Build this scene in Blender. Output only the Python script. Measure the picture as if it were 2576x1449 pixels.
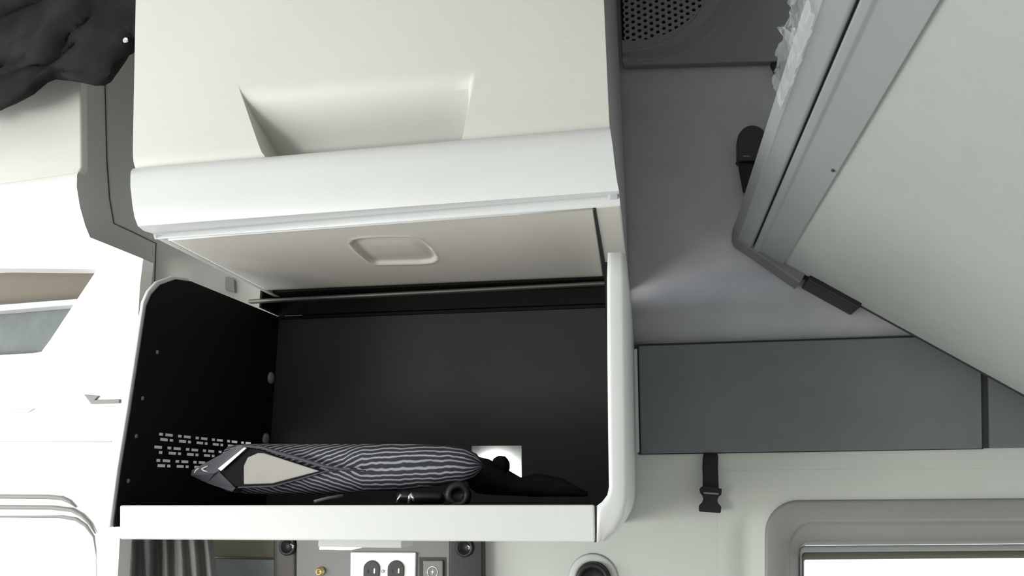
import bpy, bmesh, math, random
from mathutils import Vector, Matrix, noise
random.seed(7)
for o in list(bpy.data.objects):
    bpy.data.objects.remove(o, do_unlink=True)
S = bpy.context.scene
COL = S.collection

# ------------------------------------------------------------------ camera
F, CX, CY, VX, VY = 2000.0, 1288.0, 724.5, 1640.0, 1220.0      # photograph taken as 2576 x 1449
EYE = Vector((0, 0, 1.6))
k = (CY - VY) / F
yv = Vector(((VX - CX) / F, k, 1)).normalized()                # world axes in camera (right, up, forward)
zv = Vector((0, 1, -k)).normalized()
xv = yv.cross(zv)
if xv.x < 0: xv = -xv
R3 = Matrix((xv, yv, zv))
right, up, fwd = R3.col[0], R3.col[1], R3.col[2]
cam = bpy.data.cameras.new('camera'); camo = bpy.data.objects.new('camera', cam); COL.objects.link(camo)
cam.sensor_width = 36; cam.lens = F / 2576 * 36; cam.clip_start = 0.01
mw = Matrix.Identity(4)
for i in range(3):
    mw[i][0] = right[i]; mw[i][1] = up[i]; mw[i][2] = -fwd[i]; mw[i][3] = EYE[i]
camo.matrix_world = mw
S.camera = camo

# ------------------------------------------------------------------ light
S.view_settings.view_transform = 'Standard'; S.view_settings.look = 'None'
S.view_settings.gamma = 1; S.view_settings.use_curve_mapping = False
S.view_settings.exposure = 0.17
W = bpy.data.worlds.new('world'); S.world = W; W.use_nodes = True
bg = W.node_tree.nodes['Background']; bg.inputs[0].default_value = (0.93, 0.97, 1.0, 1); bg.inputs[1].default_value = 1.6

def area(name, loc, target, sx, sy, power, col):
    l = bpy.data.lights.new(name, 'AREA'); l.shape = 'RECTANGLE'; l.size = sx; l.size_y = sy
    l.energy = power; l.color = col
    o = bpy.data.objects.new(name, l); COL.objects.link(o)
    o.location = loc
    o.rotation_euler = (Vector(target) - Vector(loc)).to_track_quat('-Z', 'Y').to_euler()
    return o
area('windshield_daylight', (-2.35, 0.0, 1.5), (-0.5, 0.3, 1.6), 1.7, 0.8, 31, (0.97, 0.99, 1.0))
area('door_window_daylight', (-1.60, -1.06, 1.18), (-1.0, 1.2, 1.75), 0.95, 0.6, 37, (1.0, 0.975, 0.92))

# ------------------------------------------------------------------ pixel -> direction -> point on a surface
def ray(px, py): return R3 @ Vector(((px - CX) / F, (CY - py) / F, 1))
def at(px, py, y): v = ray(px, py); return EYE + v * (y / v.y)
def atx(px, py, x): v = ray(px, py); return EYE + v * (x / v.x)
def atz(px, py, z): v = ray(px, py); return EYE + v * ((z - 1.6) / v.z)
def onp(px, py, p, n): v = ray(px, py); return EYE + v * ((p - EYE).dot(n) / v.dot(n))

# ------------------------------------------------------------------ materials
def mat(name, col, rough=0.5, metal=0.0, bump=0.0, bscale=300, var=0.0, vscale=6, spec=0.5, coat=0.0):
    m = bpy.data.materials.new(name); m.use_nodes = True
    nt = m.node_tree; b = nt.nodes['Principled BSDF']
    b.inputs['Base Color'].default_value = (*col, 1); b.inputs['Roughness'].default_value = rough
    b.inputs['Metallic'].default_value = metal; b.inputs['Specular IOR Level'].default_value = spec
    b.inputs['Coat Weight'].default_value = coat
    tc = nt.nodes.new('ShaderNodeTexCoord')
    if var:
        n = nt.nodes.new('ShaderNodeTexNoise'); n.inputs['Scale'].default_value = vscale; n.inputs['Detail'].default_value = 4
        r = nt.nodes.new('ShaderNodeValToRGB')
        r.color_ramp.elements[0].position = 0.3; r.color_ramp.elements[1].position = 0.7
        r.color_ramp.elements[0].color = (*[c * (1 - var) for c in col], 1)
        r.color_ramp.elements[1].color = (*[min(1, c * (1 + var)) for c in col], 1)
        nt.links.new(tc.outputs['Object'], n.inputs['Vector']); nt.links.new(n.outputs['Fac'], r.inputs['Fac'])
        nt.links.new(r.outputs['Color'], b.inputs['Base Color'])
    if bump:
        n2 = nt.nodes.new('ShaderNodeTexNoise'); n2.inputs['Scale'].default_value = bscale; n2.inputs['Detail'].default_value = 3
        bp = nt.nodes.new('ShaderNodeBump'); bp.inputs['Strength'].default_value = bump; bp.inputs['Distance'].default_value = 0.001
        nt.links.new(tc.outputs['Object'], n2.inputs['Vector']); nt.links.new(n2.outputs['Fac'], bp.inputs['Height'])
        nt.links.new(bp.outputs['Normal'], b.inputs['Normal'])
    return m
M_SURR = mat('white_door_trim', (0.88, 0.88, 0.86), 0.45, bump=0.1)
M_CREAM = mat('cream_moulded_plastic', (0.57, 0.56, 0.52), 0.5, bump=0.15, var=0.015)
M_WHITE = mat('pale_grey_plastic', (0.64, 0.655, 0.65), 0.42, bump=0.1, var=0.015)
M_FLAP = mat('warm_grey_flap', (0.84, 0.81, 0.745), 0.4, bump=0.1, var=0.02)
M_WALLU = mat('grey_wall_fabric', (0.46, 0.47, 0.51), 0.9, bump=0.4, bscale=700, var=0.05, vscale=20)
M_WALLL = mat('light_grey_wall_moulding', (0.56, 0.585, 0.55), 0.6, bump=0.15, var=0.02)
M_BAND = mat('slate_grey_panel', (0.155, 0.168, 0.18), 0.8, bump=0.3, bscale=600, var=0.05, vscale=15)
M_SPK = mat('dark_grey_panel', (0.22, 0.225, 0.24), 0.7, bump=0.3, bscale=500, var=0.04)
M_TRIM = mat('grey_pillar_trim', (0.46, 0.465, 0.435), 0.6, bump=0.15, var=0.03)
M_BLACK = mat('black_plastic', (0.008, 0.008, 0.008), 0.45, bump=0.1)
M_LINER = mat('black_liner', (0.006, 0.006, 0.006), 0.75, bump=0.3, spec=0.2)
M_BACKP = mat('charcoal_back_panel', (0.034, 0.033, 0.033), 0.6, bump=0.4, bscale=600, var=0.1, vscale=4, spec=0.3)
M_SEAM = mat('dark_seam', (0.03, 0.033, 0.033), 0.7)
M_GREYP = mat('mid_grey_plastic', (0.20, 0.20, 0.195), 0.5, bump=0.1, var=0.03)
M_ALU = mat('satin_aluminium', (0.29, 0.31, 0.305), 0.5, metal=0.15, bump=0.05, var=0.02)
M_BUNK = mat('bunk_underside_board', (0.38, 0.40, 0.385), 0.6, bump=0.25, bscale=500, var=0.02, vscale=30)
M_CLOTH = mat('black_cloth', (0.013, 0.013, 0.0135), 0.8, bump=0.4, bscale=900, var=0.6, vscale=9, spec=0.15)
M_STRAP = mat('black_webbing', (0.012, 0.011, 0.013), 0.8, bump=0.5, bscale=900)
M_WFRAME = mat('window_frame_grey', (0.25, 0.25, 0.235), 0.6, bump=0.2, var=0.03)
M_OUTLET = mat('white_outlet_plastic', (0.9, 0.9, 0.9), 0.35)
M_BRASS = mat('brass', (0.75, 0.58, 0.28), 0.3, metal=0.9)
M_STEEL = mat('bright_steel', (0.8, 0.8, 0.82), 0.25, metal=0.9)
M_CHROME = mat('grey_clip', (0.32, 0.36, 0.37), 0.35)
M_BEIGE = mat('beige_lining', (0.42, 0.40, 0.37), 0.8, bump=0.2, var=0.05, vscale=40)
M_HEM = mat('navy_hem', (0.075, 0.075, 0.10), 0.7, bump=0.3)
M_CURT = mat('grey_curtain', (0.13, 0.13, 0.125), 0.8, bump=0.3, var=0.15)
M_CUBBY = mat('cubby_brown_grey', (0.22, 0.19, 0.15), 0.7, bump=0.1)
M_CUBGR = mat('cubby_slate', (0.16, 0.18, 0.18), 0.8, bump=0.3, var=0.1, vscale=40)
M_FLOOR = mat('grey_floor_vinyl', (0.52, 0.51, 0.48), 0.7, var=0.1)
M_ROOM = mat('headliner_grey', (0.62, 0.62, 0.60), 0.85, bump=0.3, var=0.03)

def emis(name, col, st):
    m = mat(name, col, 0.5); b = m.node_tree.nodes['Principled BSDF']
    b.inputs['Emission Color'].default_value = (*col, 1); b.inputs['Emission Strength'].default_value = st
    return m
M_LAMPGLOW = emis('lamp_and_added_glow', (1, 1, 1), 6.0)
def glass(name, col, rough, alpha_mix):
    m = bpy.data.materials.new(name); m.use_nodes = True; nt = m.node_tree
    out = nt.nodes['Material Output']; nt.nodes.remove(nt.nodes['Principled BSDF'])
    t = nt.nodes.new('ShaderNodeBsdfTransparent'); g = nt.nodes.new('ShaderNodeBsdfGlossy'); mx = nt.nodes.new('ShaderNodeMixShader')
    t.inputs[0].default_value = (*col, 1); g.inputs['Roughness'].default_value = rough; mx.inputs[0].default_value = alpha_mix
    nt.links.new(t.outputs[0], mx.inputs[1]); nt.links.new(g.outputs[0], mx.inputs[2]); nt.links.new(mx.outputs[0], out.inputs['Surface'])
    return m
M_GLASS = glass('window_glass', (0.97, 0.98, 0.98), 0.02, 0.05)
M_FILM = mat('clear_film', (0.75, 0.8, 0.78), 0.12, spec=1.0)
M_FILM.node_tree.nodes['Principled BSDF'].inputs['Alpha'].default_value = 0.2

# striped cloth: stripes run along the pouch and turn diagonal towards the open end (uv: x length, y round)
M_STRIPE = mat('striped_cloth', (0.05, 0.05, 0.06), 0.75, spec=0.3)
nt = M_STRIPE.node_tree; b = nt.nodes['Principled BSDF']
uvn = nt.nodes.new('ShaderNodeUVMap'); uvn.uv_map = 'uv'
sep = nt.nodes.new('ShaderNodeSeparateXYZ'); nt.links.new(uvn.outputs[0], sep.inputs[0])
def mth(op, a, bb=None):
    n = nt.nodes.new('ShaderNodeMath'); n.operation = op
    for i, v in enumerate((a, bb)):
        if v is None: continue
        if isinstance(v, (int, float)): n.inputs[i].default_value = v
        else: nt.links.new(v, n.inputs[i])
    return n.outputs[0]
nz = nt.nodes.new('ShaderNodeTexNoise'); nz.inputs['Scale'].default_value = 5; nz.inputs['Detail'].default_value = 2
mpv = nt.nodes.new('ShaderNodeMapping'); mpv.inputs['Scale'].default_value = (3.0, 0.8, 1)
nt.links.new(uvn.outputs[0], mpv.inputs[0]); nt.links.new(mpv.outputs[0], nz.inputs['Vector'])
v0 = mth('SUBTRACT', sep.outputs[1], 0.5)
diag = mth('MAXIMUM', mth('SUBTRACT', 0.55, sep.outputs[0]), 0.0)
fold = mth('ABSOLUTE', v0)
arg = mth('ADD', mth('ADD', mth('MULTIPLY', v0, mth('SUBTRACT', 30.0, mth('MULTIPLY', sep.outputs[0], 15.0))), mth('MULTIPLY', diag, mth('MULTIPLY', mth('SIGN', v0), 22.0))), mth('MULTIPLY', nz.outputs['Fac'], 1.3))
wv = mth('SINE', mth('MULTIPLY', arg, 2 * math.pi))
rp = nt.nodes.new('ShaderNodeValToRGB')
rp.color_ramp.elements[0].position = 0.55; rp.color_ramp.elements[0].color = (0.03, 0.03, 0.042, 1)
rp.color_ramp.elements[1].position = 0.92; rp.color_ramp.elements[1].color = (0.33, 0.345, 0.37, 1)
nt.links.new(mth('ADD', mth('MULTIPLY', wv, 0.5), 0.5), rp.inputs['Fac']); nt.links.new(rp.outputs['Color'], b.inputs['Base Color'])

# ------------------------------------------------------------------ mesh helpers
def tag(o, label=None, cat=None, group=None, kind=None):
    if label: o['label'] = label
    if cat: o['category'] = cat
    if group: o['group'] = group
    if kind: o['kind'] = kind
    return o
def thing(name, loc, label=None, cat=None, kind=None, group=None):
    o = bpy.data.objects.new(name, None); o.location = loc; o.empty_display_size = 0.05
    COL.objects.link(o); return tag(o, label, cat, group, kind)
def wloc(o):
    p = Vector(o.location)
    if o.parent: p = p + wloc(o.parent) if o.parent.type == 'EMPTY' and o.type == 'EMPTY' else p
    return p
def mesh(name, verts, faces, m, parent=None, smooth=False, bevel=0, segs=2, solid=0, offset=-1, subsurf=0, uv=None, label=None, split=0):
    me = bpy.data.meshes.new(name); me.from_pydata([tuple(v) for v in verts], [], faces)
    bm = bmesh.new(); bm.from_mesh(me); 
    if not solid: bmesh.ops.recalc_face_normals(bm, faces=bm.faces)
    bm.to_mesh(me); bm.free()
    me.materials.append(m)
    if uv:
        l = me.uv_layers.new(name='uv')
        for lp in me.loops: l.data[lp.index].uv = uv[lp.vertex_index]
    if smooth:
        for p in me.polygons: p.use_smooth = True
    o = bpy.data.objects.new(name, me); COL.objects.link(o)
    if parent:
        o.parent = parent
        if parent.type == 'EMPTY': o.matrix_parent_inverse = Matrix.Translation(-Vector(parent.location))
    if solid:
        s = o.modifiers.new('solid', 'SOLIDIFY'); s.thickness = solid; s.offset = offset
    if bevel:
        bv = o.modifiers.new('bevel', 'BEVEL'); bv.width = bevel; bv.segments = segs; bv.limit_method = 'ANGLE'; bv.angle_limit = math.radians(35)
        for p in me.polygons: p.use_smooth = True
        wn = o.modifiers.new('wn', 'WEIGHTED_NORMAL'); wn.keep_sharp = True
    if subsurf:
        ss = o.modifiers.new('sub', 'SUBSURF'); ss.levels = subsurf; ss.render_levels = subsurf
    if split:
        es = o.modifiers.new('split', 'EDGE_SPLIT'); es.split_angle = math.radians(split)
    if label: o['label'] = label
    return o
def prism(name, pts, vec, m, parent=None, **kw):
    n = len(pts); vec = Vector(vec)
    v = [Vector(p) for p in pts] + [Vector(p) + vec for p in pts]
    f = [list(range(n)), list(range(2 * n - 1, n - 1, -1))] + [[i, (i + 1) % n, n + (i + 1) % n, n + i] for i in range(n)]
    return mesh(name, v, f, m, parent, **kw)
def box(name, a, b, m, parent=None, **kw):
    x0, y0, z0 = a; x1, y1, z1 = b
    return prism(name, [(x0, y0, z0), (x1, y0, z0), (x1, y0, z1), (x0, y0, z1)], (0, y1 - y0, 0), m, parent, **kw)
def grid(name, rails, m, parent=None, smooth=True, closed=False, **kw):
    nr, nc = len(rails), len(rails[0]); v = [p for r in rails for p in r]; f = []
    for i in range(nr - 1):
        for j in range(nc if closed else nc - 1):
            j2 = (j + 1) % nc
            f.append([i * nc + j, i * nc + j2, (i + 1) * nc + j2, (i + 1) * nc + j])
    return mesh(name, v, f, m, parent, smooth=smooth, **kw)
def lerp(a, b, t): return a + (b - a) * t
def line(a, b, n): return [Vector(a).lerp(Vector(b), i / n) for i in range(n + 1)]
def frames(pts):
    out = []
    for i in range(len(pts)):
        t = (pts[min(i + 1, len(pts) - 1)] - pts[max(i - 1, 0)]).normalized()
        ref = Vector((0, 0, 1)) if abs(t.z) < 0.9 else Vector((0, 1, 0))
        a = t.cross(ref).normalized(); out.append((a, t.cross(a).normalized()))
    return out
def tube(name, pts, r, m, parent=None, n=10, cap=True, flat=1.0, label=None):
    pts = [Vector(p) for p in pts]; fr = frames(pts); v = []; f = []
    rr = r if isinstance(r, (list, tuple)) else [r] * len(pts)
    for p, (a, b2), q in zip(pts, fr, rr):
        for j in range(n):
            t = 2 * math.pi * j / n
            v.append(p + a * math.cos(t) * q + b2 * math.sin(t) * q * flat)
    for i in range(len(pts) - 1):
        for j in range(n):
            f.append([i * n + j, i * n + (j + 1) % n, (i + 1) * n + (j + 1) % n, (i + 1) * n + j])
    if cap: f += [list(range(n)), list(range(len(v) - n, len(v)))]
    return mesh(name, v, f, m, parent, smooth=True, label=label)
def lathe(name, c, axis, prof, m, parent=None, n=32, label=None):
    axis = Vector(axis).normalized(); ref = Vector((0, 0, 1)) if abs(axis.z) < 0.9 else Vector((1, 0, 0))
    a = axis.cross(ref).normalized(); b2 = axis.cross(a).normalized(); v = []; f = []
    for (r, h) in prof:
        for j in range(n):
            t = 2 * math.pi * j / n; v.append(Vector(c) + axis * h + (a * math.cos(t) + b2 * math.sin(t)) * r)
    for i in range(len(prof) - 1):
        for j in range(n):
            f.append([i * n + j, i * n + (j + 1) % n, (i + 1) * n + (j + 1) % n, (i + 1) * n + j])
    if prof[0][0] > 1e-6: f.append(list(range(n)))
    if prof[-1][0] > 1e-6: f.append(list(range(len(v) - n, len(v))))
    return mesh(name, v, f, m, parent, smooth=True, label=label)
def pix(pts, y): return [at(px, py, y) for px, py in pts]
def smooth01(t): t = max(0, min(1, t)); return t * t * (3 - 2 * t)

WY = 1.40      # face of the side wall straight ahead

# ------------------------------------------------------------------ the cab shell
tag(box('floor', (-2.4, -1.1, -0.05), (1.0, 1.45, 0.0), M_FLOOR), 'pale grey vinyl floor of the cab', 'floor', kind='structure')
tag(box('ceiling', (-2.4, -1.1, 2.62), (1.0, 1.6, 2.67), M_ROOM), 'pale headliner ceiling of the cab', 'ceiling', kind='structure')
tag(box('wall_right', (1.0, -1.1, 0), (1.05, 1.5, 2.62), M_ROOM), 'plain rear wall of the sleeper behind the bunk', 'wall', kind='structure')
tag(box('wall_front', (-2.4, -1.15, 0), (1.0, -1.1, 2.62), M_ROOM), 'plain far side wall behind the viewer', 'wall', kind='structure')
tag(box('wall_left', (-2.45, -1.1, 0), (-2.4, 1.4, 1.05), M_GREYP), 'low dashboard bulkhead under the windscreen', 'wall', kind='structure')

# side wall straight ahead: upper fabric part, lower moulded part with the window opening
wb = thing('wall_back', (0, WY, 0), 'grey side wall of the sleeper behind the open cabinet', 'wall', kind='structure')
XL, XR = -1.40, 1.0
ux = 0.0
prof = [(1.398, 2.62), (1.398, 2.3), (1.398, 2.05), (1.395, 1.99), (1.393, 1.95), (1.395, 1.90), (1.402, 1.865), (1.412, 1.835), (1.415, 1.82)]
def wall_strip(name, x0, x1, prof, m):
    return grid(name, [[Vector((x0, y, z)), Vector((x1, y, z))] for y, z in prof], m, wb, solid=0.02, offset=-1)
# front side faces -y : order so the normal points to the viewer
def wallgrid(name, x0, x1, prof, m):
    v = []; f = []
    n = len(prof)
    for y, z in prof: v += [(x0, y, z), (x1, y, z)]
    for y, z in prof: v += [(x0, y + 0.03, z), (x1, y + 0.03, z)]
    for i in range(n - 1):
        f.append([2 * i, 2 * i + 1, 2 * i + 3, 2 * i + 2]); q = 2 * n
        f.append([q + 2 * i, q + 2 * i + 2, q + 2 * i + 3, q + 2 * i + 1])
        f.append([2 * i, 2 * i + 2, q + 2 * i + 2, q + 2 * i]); f.append([2 * i + 1, q + 2 * i + 1, q + 2 * i + 3, 2 * i + 3])
    o = mesh(name, v, f, m, wb, smooth=False); return o
uw = wallgrid('upper_wall', -0.30, XR, prof, M_WALLU)
for p in uw.data.polygons: p.use_smooth = True
wallgrid('pillar_panel', XL, -0.30, [(WY, 2.62), (WY, 1.80)], M_TRIM)
wallgrid('pillar_panel', XL, -1.0, [(WY, 1.80), (WY, 1.56)], M_TRIM)
WX0, WX1, WZ0, WZ1 = at(1812, 1300, WY).x, 0.93, 1.03, at(2200, 1190, WY).z      # opening left for the window
wallgrid('lower_wall', -1.0, WX0, [(WY, 1.82), (WY, 0)], M_WALLL)
wallgrid('lower_wall', WX1, XR, [(WY, 1.82), (WY, 0)], M_WALLL)
wallgrid('lower_wall', WX0, WX1, [(WY, 1.82), (WY, WZ1)], M_WALLL)
wallgrid('lower_wall', WX0, WX1, [(WY, WZ0), (WY, 0)], M_WALLL)
# seams of the pillar trim left of the cabinet
def ribbon(name, pts, w, y, m, parent, th=0.002):
    p = [Vector((q.x, y, q.z)) for q in pix(pts, y)]
    v = []; f = []
    for i, q in enumerate(p):
        t = (p[min(i + 1, len(p) - 1)] - p[max(i - 1, 0)]).normalized(); nrm = Vector((-t.z, 0, t.x)) * w / 2
        v += [q - nrm, q + nrm, q - nrm + Vector((0, th, 0)), q + nrm + Vector((0, th, 0))]
    for i in range(len(p) - 1):
        a = 4 * i; c = a + 4
        f += [[a, a + 1, c + 1, c], [a + 2, c + 2, c + 3, a + 3], [a, c, c + 2, a + 2], [a + 1, a + 3, c + 3, c + 1]]
    return mesh(name, v, f, m, parent)
ribbon('trim_seam', [(262, -200), (264, 230), (268, 400), (275, 500), (286, 562), (330, 582), (392, 612), (388, 720), (384, 800)], 0.0018, WY - 0.001, M_SEAM, wb)
prism('trim_clip', pix([(566, 695), (588, 703), (590, 735), (566, 728)], WY - 0.008), (0, 0.01, 0), M_WFRAME, wb, bevel=0.001)

# slate band panels under the upper wall
bp = [(1606, 870), (2468, 842), (2472, 1128), (1612, 1141)]
prism('band_panel', pix(bp, WY - 0.008), (0, 0.02, 0), M_BAND, wb, bevel=0.002)
prism('band_panel', pix([(2486, 842), (2900, 828), (2900, 1122), (2490, 1127)], WY - 0.008), (0, 0.02, 0), M_BAND, wb, bevel=0.002)
prism('band_gap', pix([(2466, 842), (2490, 841), (2494, 1127), (2470, 1128)], WY - 0.003), (0, 0.006, 0), M_SEAM, wb)
prism('band_edge', pix([(1590, 880), (1603, 875), (1609, 1138), (1597, 1140)], WY - 0.006), (0, 0.01, 0), M_WALLL, wb, bevel=0.002)
prism('band_shadow_gap', pix([(1598, 866), (2470, 839), (2474, 1130), (1606, 1144)], WY - 0.0025), (0, 0.008, 0), M_SEAM, wb)

# ------------------------------------------------------------------ speaker panel high on the wall
SX = -0.022
sp = thing('speaker_panel', at(1700, 170, 1.385), 'dark grey panel with a round perforated speaker grille above the grey wall', 'speaker')
prism('panel', [Vector((SX, 1.380, at(1552, 165, 1.38).z)), at(2150, 148, 1.38), at(2150, -300, 1.38), Vector((SX, 1.38, 2.6))], (0, 0.017, 0), M_SPK, sp, bevel=0.003)
gc = at(1588, -52, 1.372); gr = (at(1790, -52, 1.372) - gc).length
gr = (at(1588, 122, 1.372) - gc).length
prism_pts = []
def part_lathe(name, c, prof, m, parent, n=72):
    v = []; f = []
    for (r, h) in prof:
        for j in range(n):
            t = 2 * math.pi * j / n; v.append(Vector((max(SX, c.x + math.cos(t) * r), c.y - h, c.z + math.sin(t) * r)))
    for i in range(len(prof) - 1):
        for j in range(n):
            q = [i * n + j, i * n + (j + 1) % n, (i + 1) * n + (j + 1) % n, (i + 1) * n + j]
            if not all(v[a].x <= SX + 1e-6 for a in q): f.append(q)
    return mesh(name, v, f, m, parent, smooth=True)
g2 = at(1600, -70, 1.372); r2 = (at(1600, 146, 1.372) - g2).length
part_lathe('grille_surround', g2 + Vector((0, 0.008, 0)), [(r2 * 1.03, 0.0), (r2 * 1.02, 0.003), (r2 * 1.0, 0.004), (r2 * 0.975, -0.001), (r2 * 0.955, 0.002), (r2 * 0.94, 0.006), (r2 * 0.9, 0.0075), (r2 * 0.80, 0.0075)], M_SPK, sp)
part_lathe('grille_rim', gc + Vector((0, 0.008, 0)), [(gr * 1.06, 0.0065), (gr * 1.05, 0.0095), (gr * 1.02, 0.0095), (gr * 1.0, 0.0085), (gr * 0.99, 0.006)], M_SPK, sp)
part_lathe('speaker_cone', gc + Vector((0, 0.0045, 0)), [(gr * 1.03, 0), (gr * 0.5, 0.0), (0.0001, 0.0)], M_LINER, sp)
pitch = (at(1606.5, 40, 1.372) - at(1589, 40, 1.372)).length
v = []; f = []
hx, hz = pitch, pitch * 0.866
rows = int(gr / hz) + 2
for j in range(-rows, rows + 1):
    for i in range(-rows - 2, rows + 3):
        cz = (i + 0.5 * (j % 2)) * hx; cx = j * hz
        rim = math.hypot(cx, cz) > gr * 0.995
        if math.hypot(cx, cz) > gr * 1.03 or gc.x + cx - hx * 0.6 < SX: continue
        b0 = len(v)
        for q in range(6):
            t = q * math.pi / 3
            v.append(gc + Vector((cx + math.cos(t) * hx / math.sqrt(3), 0, cz + math.sin(t) * hx / math.sqrt(3))))
        if rim:
            f.append([b0 + q for q in range(6)]); continue
        for rr, dy in ((0.31, 0.0), (0.29, 0.003)):
            for q in range(6):
                t = q * math.pi / 3
                v.append(gc + Vector((cx + math.cos(t) * hx * rr, dy, cz + math.sin(t) * hx * rr)))
        for q in range(6):
            q2 = (q + 1) % 6
            f.append([b0 + q, b0 + q2, b0 + 6 + q2, b0 + 6 + q]); f.append([b0 + 6 + q, b0 + 6 + q2, b0 + 12 + q2, b0 + 12 + q])
mesh('perforated_grille', v, f, M_SPK, sp)

# ------------------------------------------------------------------ upper cabinet with moulded front, lip and opened flap
uc = thing('overhead_cabinet', at(940, 560, 1.1), 'cream moulded upper cabinet with a scooped grip and a lifted flap', 'cabinet')
ZC = at(1533, 321, 0.968).z
fr_, fl_ = at(1533, 321, 0.968), atz(333, 424, ZC)
ex = (fr_ - fl_).normalized(); fn = Vector((0, 0, 1)).cross(ex).normalized()
def face(px, py): return onp(px, py, fr_, fn)
ck0 = face(1519, 0); ck0 = fr_ + (ck0 - fr_) * ((2.61 - fr_.z) / (ck0.z - fr_.z))
inward = Vector((-ex.y, ex.x, 0)); inward = inward if inward.y > 0 else -inward
qs = [-30, -12, 0, 6, 12, 18] + list(range(25, 200, 7)) + [205, 215, 230, 260, 320, 420, 560, 720]
rails = []
def crease_y(px): return 424 - (px - 333) * 103 / 1200
for q in qs:
    xl = 662 - q * 0.325; xr = 1158 + q * 0.19
    cr = 26 * max(0, 1 - q / 24) ** 2
    L0 = 333 + min(12, q * 0.02); Rr = 1533 - q * 0.05
    cols = [lerp(L0, xl - 3, i / 10) for i in range(11)] + [xl - 0.8, xl + 0.8, xl + 3] + [lerp(xl + 8, xr - 12, i / 14) for i in range(15)] + [xr - 7, xr - 3, xr + 1, xr + 4, xr + 8] + [lerp(xr + 16, Rr, i / 8) for i in range(9)]
    row = []
    for px in cols:
        py = crease_y(px) - q * (1 - 0.1 * (px - 333) / 1200) 
        d = 0.088 * ((198 - max(q, -10)) / 198) * smooth01((198 - q) / 130) ** 0.8 if q < 198 else 0
        rad = max(0, 1 - max(q, 0) / 22) ** 2 * 14
        win = smooth01((px - (xl + rad) + 0.6) / 1.2) * smooth01((xr - rad * 0.7 + 3 - px) / 14.0)
        fil = 0.010 * math.exp(-max(q, 0) / 13.0) * (1 - win)
        row.append(face(px, py) + inward * (d * win + fil))
    pz = row[-1].z; row[-1] = fr_.lerp(ck0, (pz - fr_.z) / (ck0.z - fr_.z)) + inward * fil
    rails.append(row)
grid('front_panel', rails, M_CREAM, uc, split=28)
lipdef = [((336, 426), (1531, 322), .985), ((334, 424), (1532, 321), .962), ((329, 431), (1535, 325), .944), ((328, 442), (1536.5, 335), .935), ((328, 470), (1541, 365), .927), ((333, 515), (1547, 418), .921),
          ((338, 545), (1552, 455), .920), ((347, 569), (1557, 480), .923), ((362, 581), (1557.5, 486), .928), ((385, 588), (1558, 491), .936)]
lr = []
for L, Rp, y in lipdef:
    pr = at(*Rp, y); pl = atz(*L, pr.z); lr.append(line(pl, pr, 30))
lip = grid('lip', lr, M_WHITE, uc, split=50)
ZF = at(1495, 526, 0.945).z
fl = [atz(425, 604, ZF), atz(1495, 526, ZF), atz(1521, 714, ZF), atz(700, 746, ZF)]
# rim under the lip, then the flap
rim = [line(lr[-1][0], lr[-1][-1], 6), line(atz(387, 596, ZF + .003), atz(1559, 506, ZF + .003), 6), line(atz(390, 602, ZF - .001), atz(1560, 518, ZF - .001), 6)]
grid('lip_rim', rim, M_WHITE, uc)
tube('lip_bead', line(atz(425, 602, ZF + 0.001), atz(1494, 523, ZF + 0.001), 6), 0.0022, M_WHITE, uc)
# flap as a grid with a recessed pull, rear edge rolling upwards
hc = Vector(((885 + 1098) / 2, 630))
NR, NC = 110, 200
fg = []
PULL = [(884, 612), (892, 604), (910, 600), (960, 597), (1035, 597), (1056, 603), (1080, 622), (1096, 643), (1097, 652), (1088, 659), (1060, 662), (945, 664), (930, 658), (905, 636), (888, 620)]
def pull(px, py):
    d = 1e9; ins = False; n = len(PULL)
    for i in range(n):
        (xa, ya), (xb, yb) = PULL[i], PULL[(i + 1) % n]
        t = max(0, min(1, ((px - xa) * (xb - xa) + (py - ya) * (yb - ya)) / ((xb - xa) ** 2 + (yb - ya) ** 2)))
        d = min(d, math.hypot(px - xa - t * (xb - xa), py - ya - t * (yb - ya)))
        if (ya > py) != (yb > py) and px < (xb - xa) * (py - ya) / (yb - ya) + xa: ins = not ins
    return d if ins else -d
for i in range(NR + 1):
    t = i / NR; row = []
    for j in range(NC + 1):
        s = j / NC
        a = fl[0].lerp(fl[3], t); c = fl[1].lerp(fl[2], t); p = a.lerp(c, s)
        row.append(p)
    fg.append(row)
def toPix(p):
    v = R3.transposed() @ (p - EYE); return CX + F * v.x / v.z, CY - F * v.y / v.z
for row in fg:
    for p in row:
        px, py = toPix(p)
        if 870 < px < 1110 and 585 < py < 675:
            d = pull(px, py)
            p.z += 0.0042 * smooth01((d + 1) / 4.0) * (1 - 0.45 * smooth01((d - 4) / 22)) - 0.001 * math.exp(-((d + 2) / 2.5) ** 2)
for i, row in enumerate(fg):
    t = i / NR
    for p in row: p.z += 0.014 * smooth01((t - 0.80) / 0.20) ** 2
flap = grid('flap_door', fg, M_FLAP, uc, solid=0.004, offset=1, label='lifted grey flap with a recessed oval pull')
# bright edge strip on the flap's left side and hinge bar along its rear
prism('flap_edge', [atz(388, 599, ZF), atz(424, 604, ZF), atz(704, 748, ZF), atz(690, 748, ZF)], (0, 0, 0.006), M_WHITE, uc, bevel=0.0015)
h0, h1 = at(622, 762, 1.285), at(1524, 716, 1.285)
prism('hinge_bar', [h0, h1, h1 + Vector((0, 0, 0.007)), h0 + Vector((0, 0, 0.007))], (0, 0.012, 0), mat('dark_metal_hinge', (0.16, 0.145, 0.13), 0.5, metal=0.7), uc, bevel=0.004, segs=3)
box('inner_ceiling', (-0.66, 0.99, ZF + 0.022), (-0.055, 1.385, ZF + 0.03), M_LINER, uc)
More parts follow.
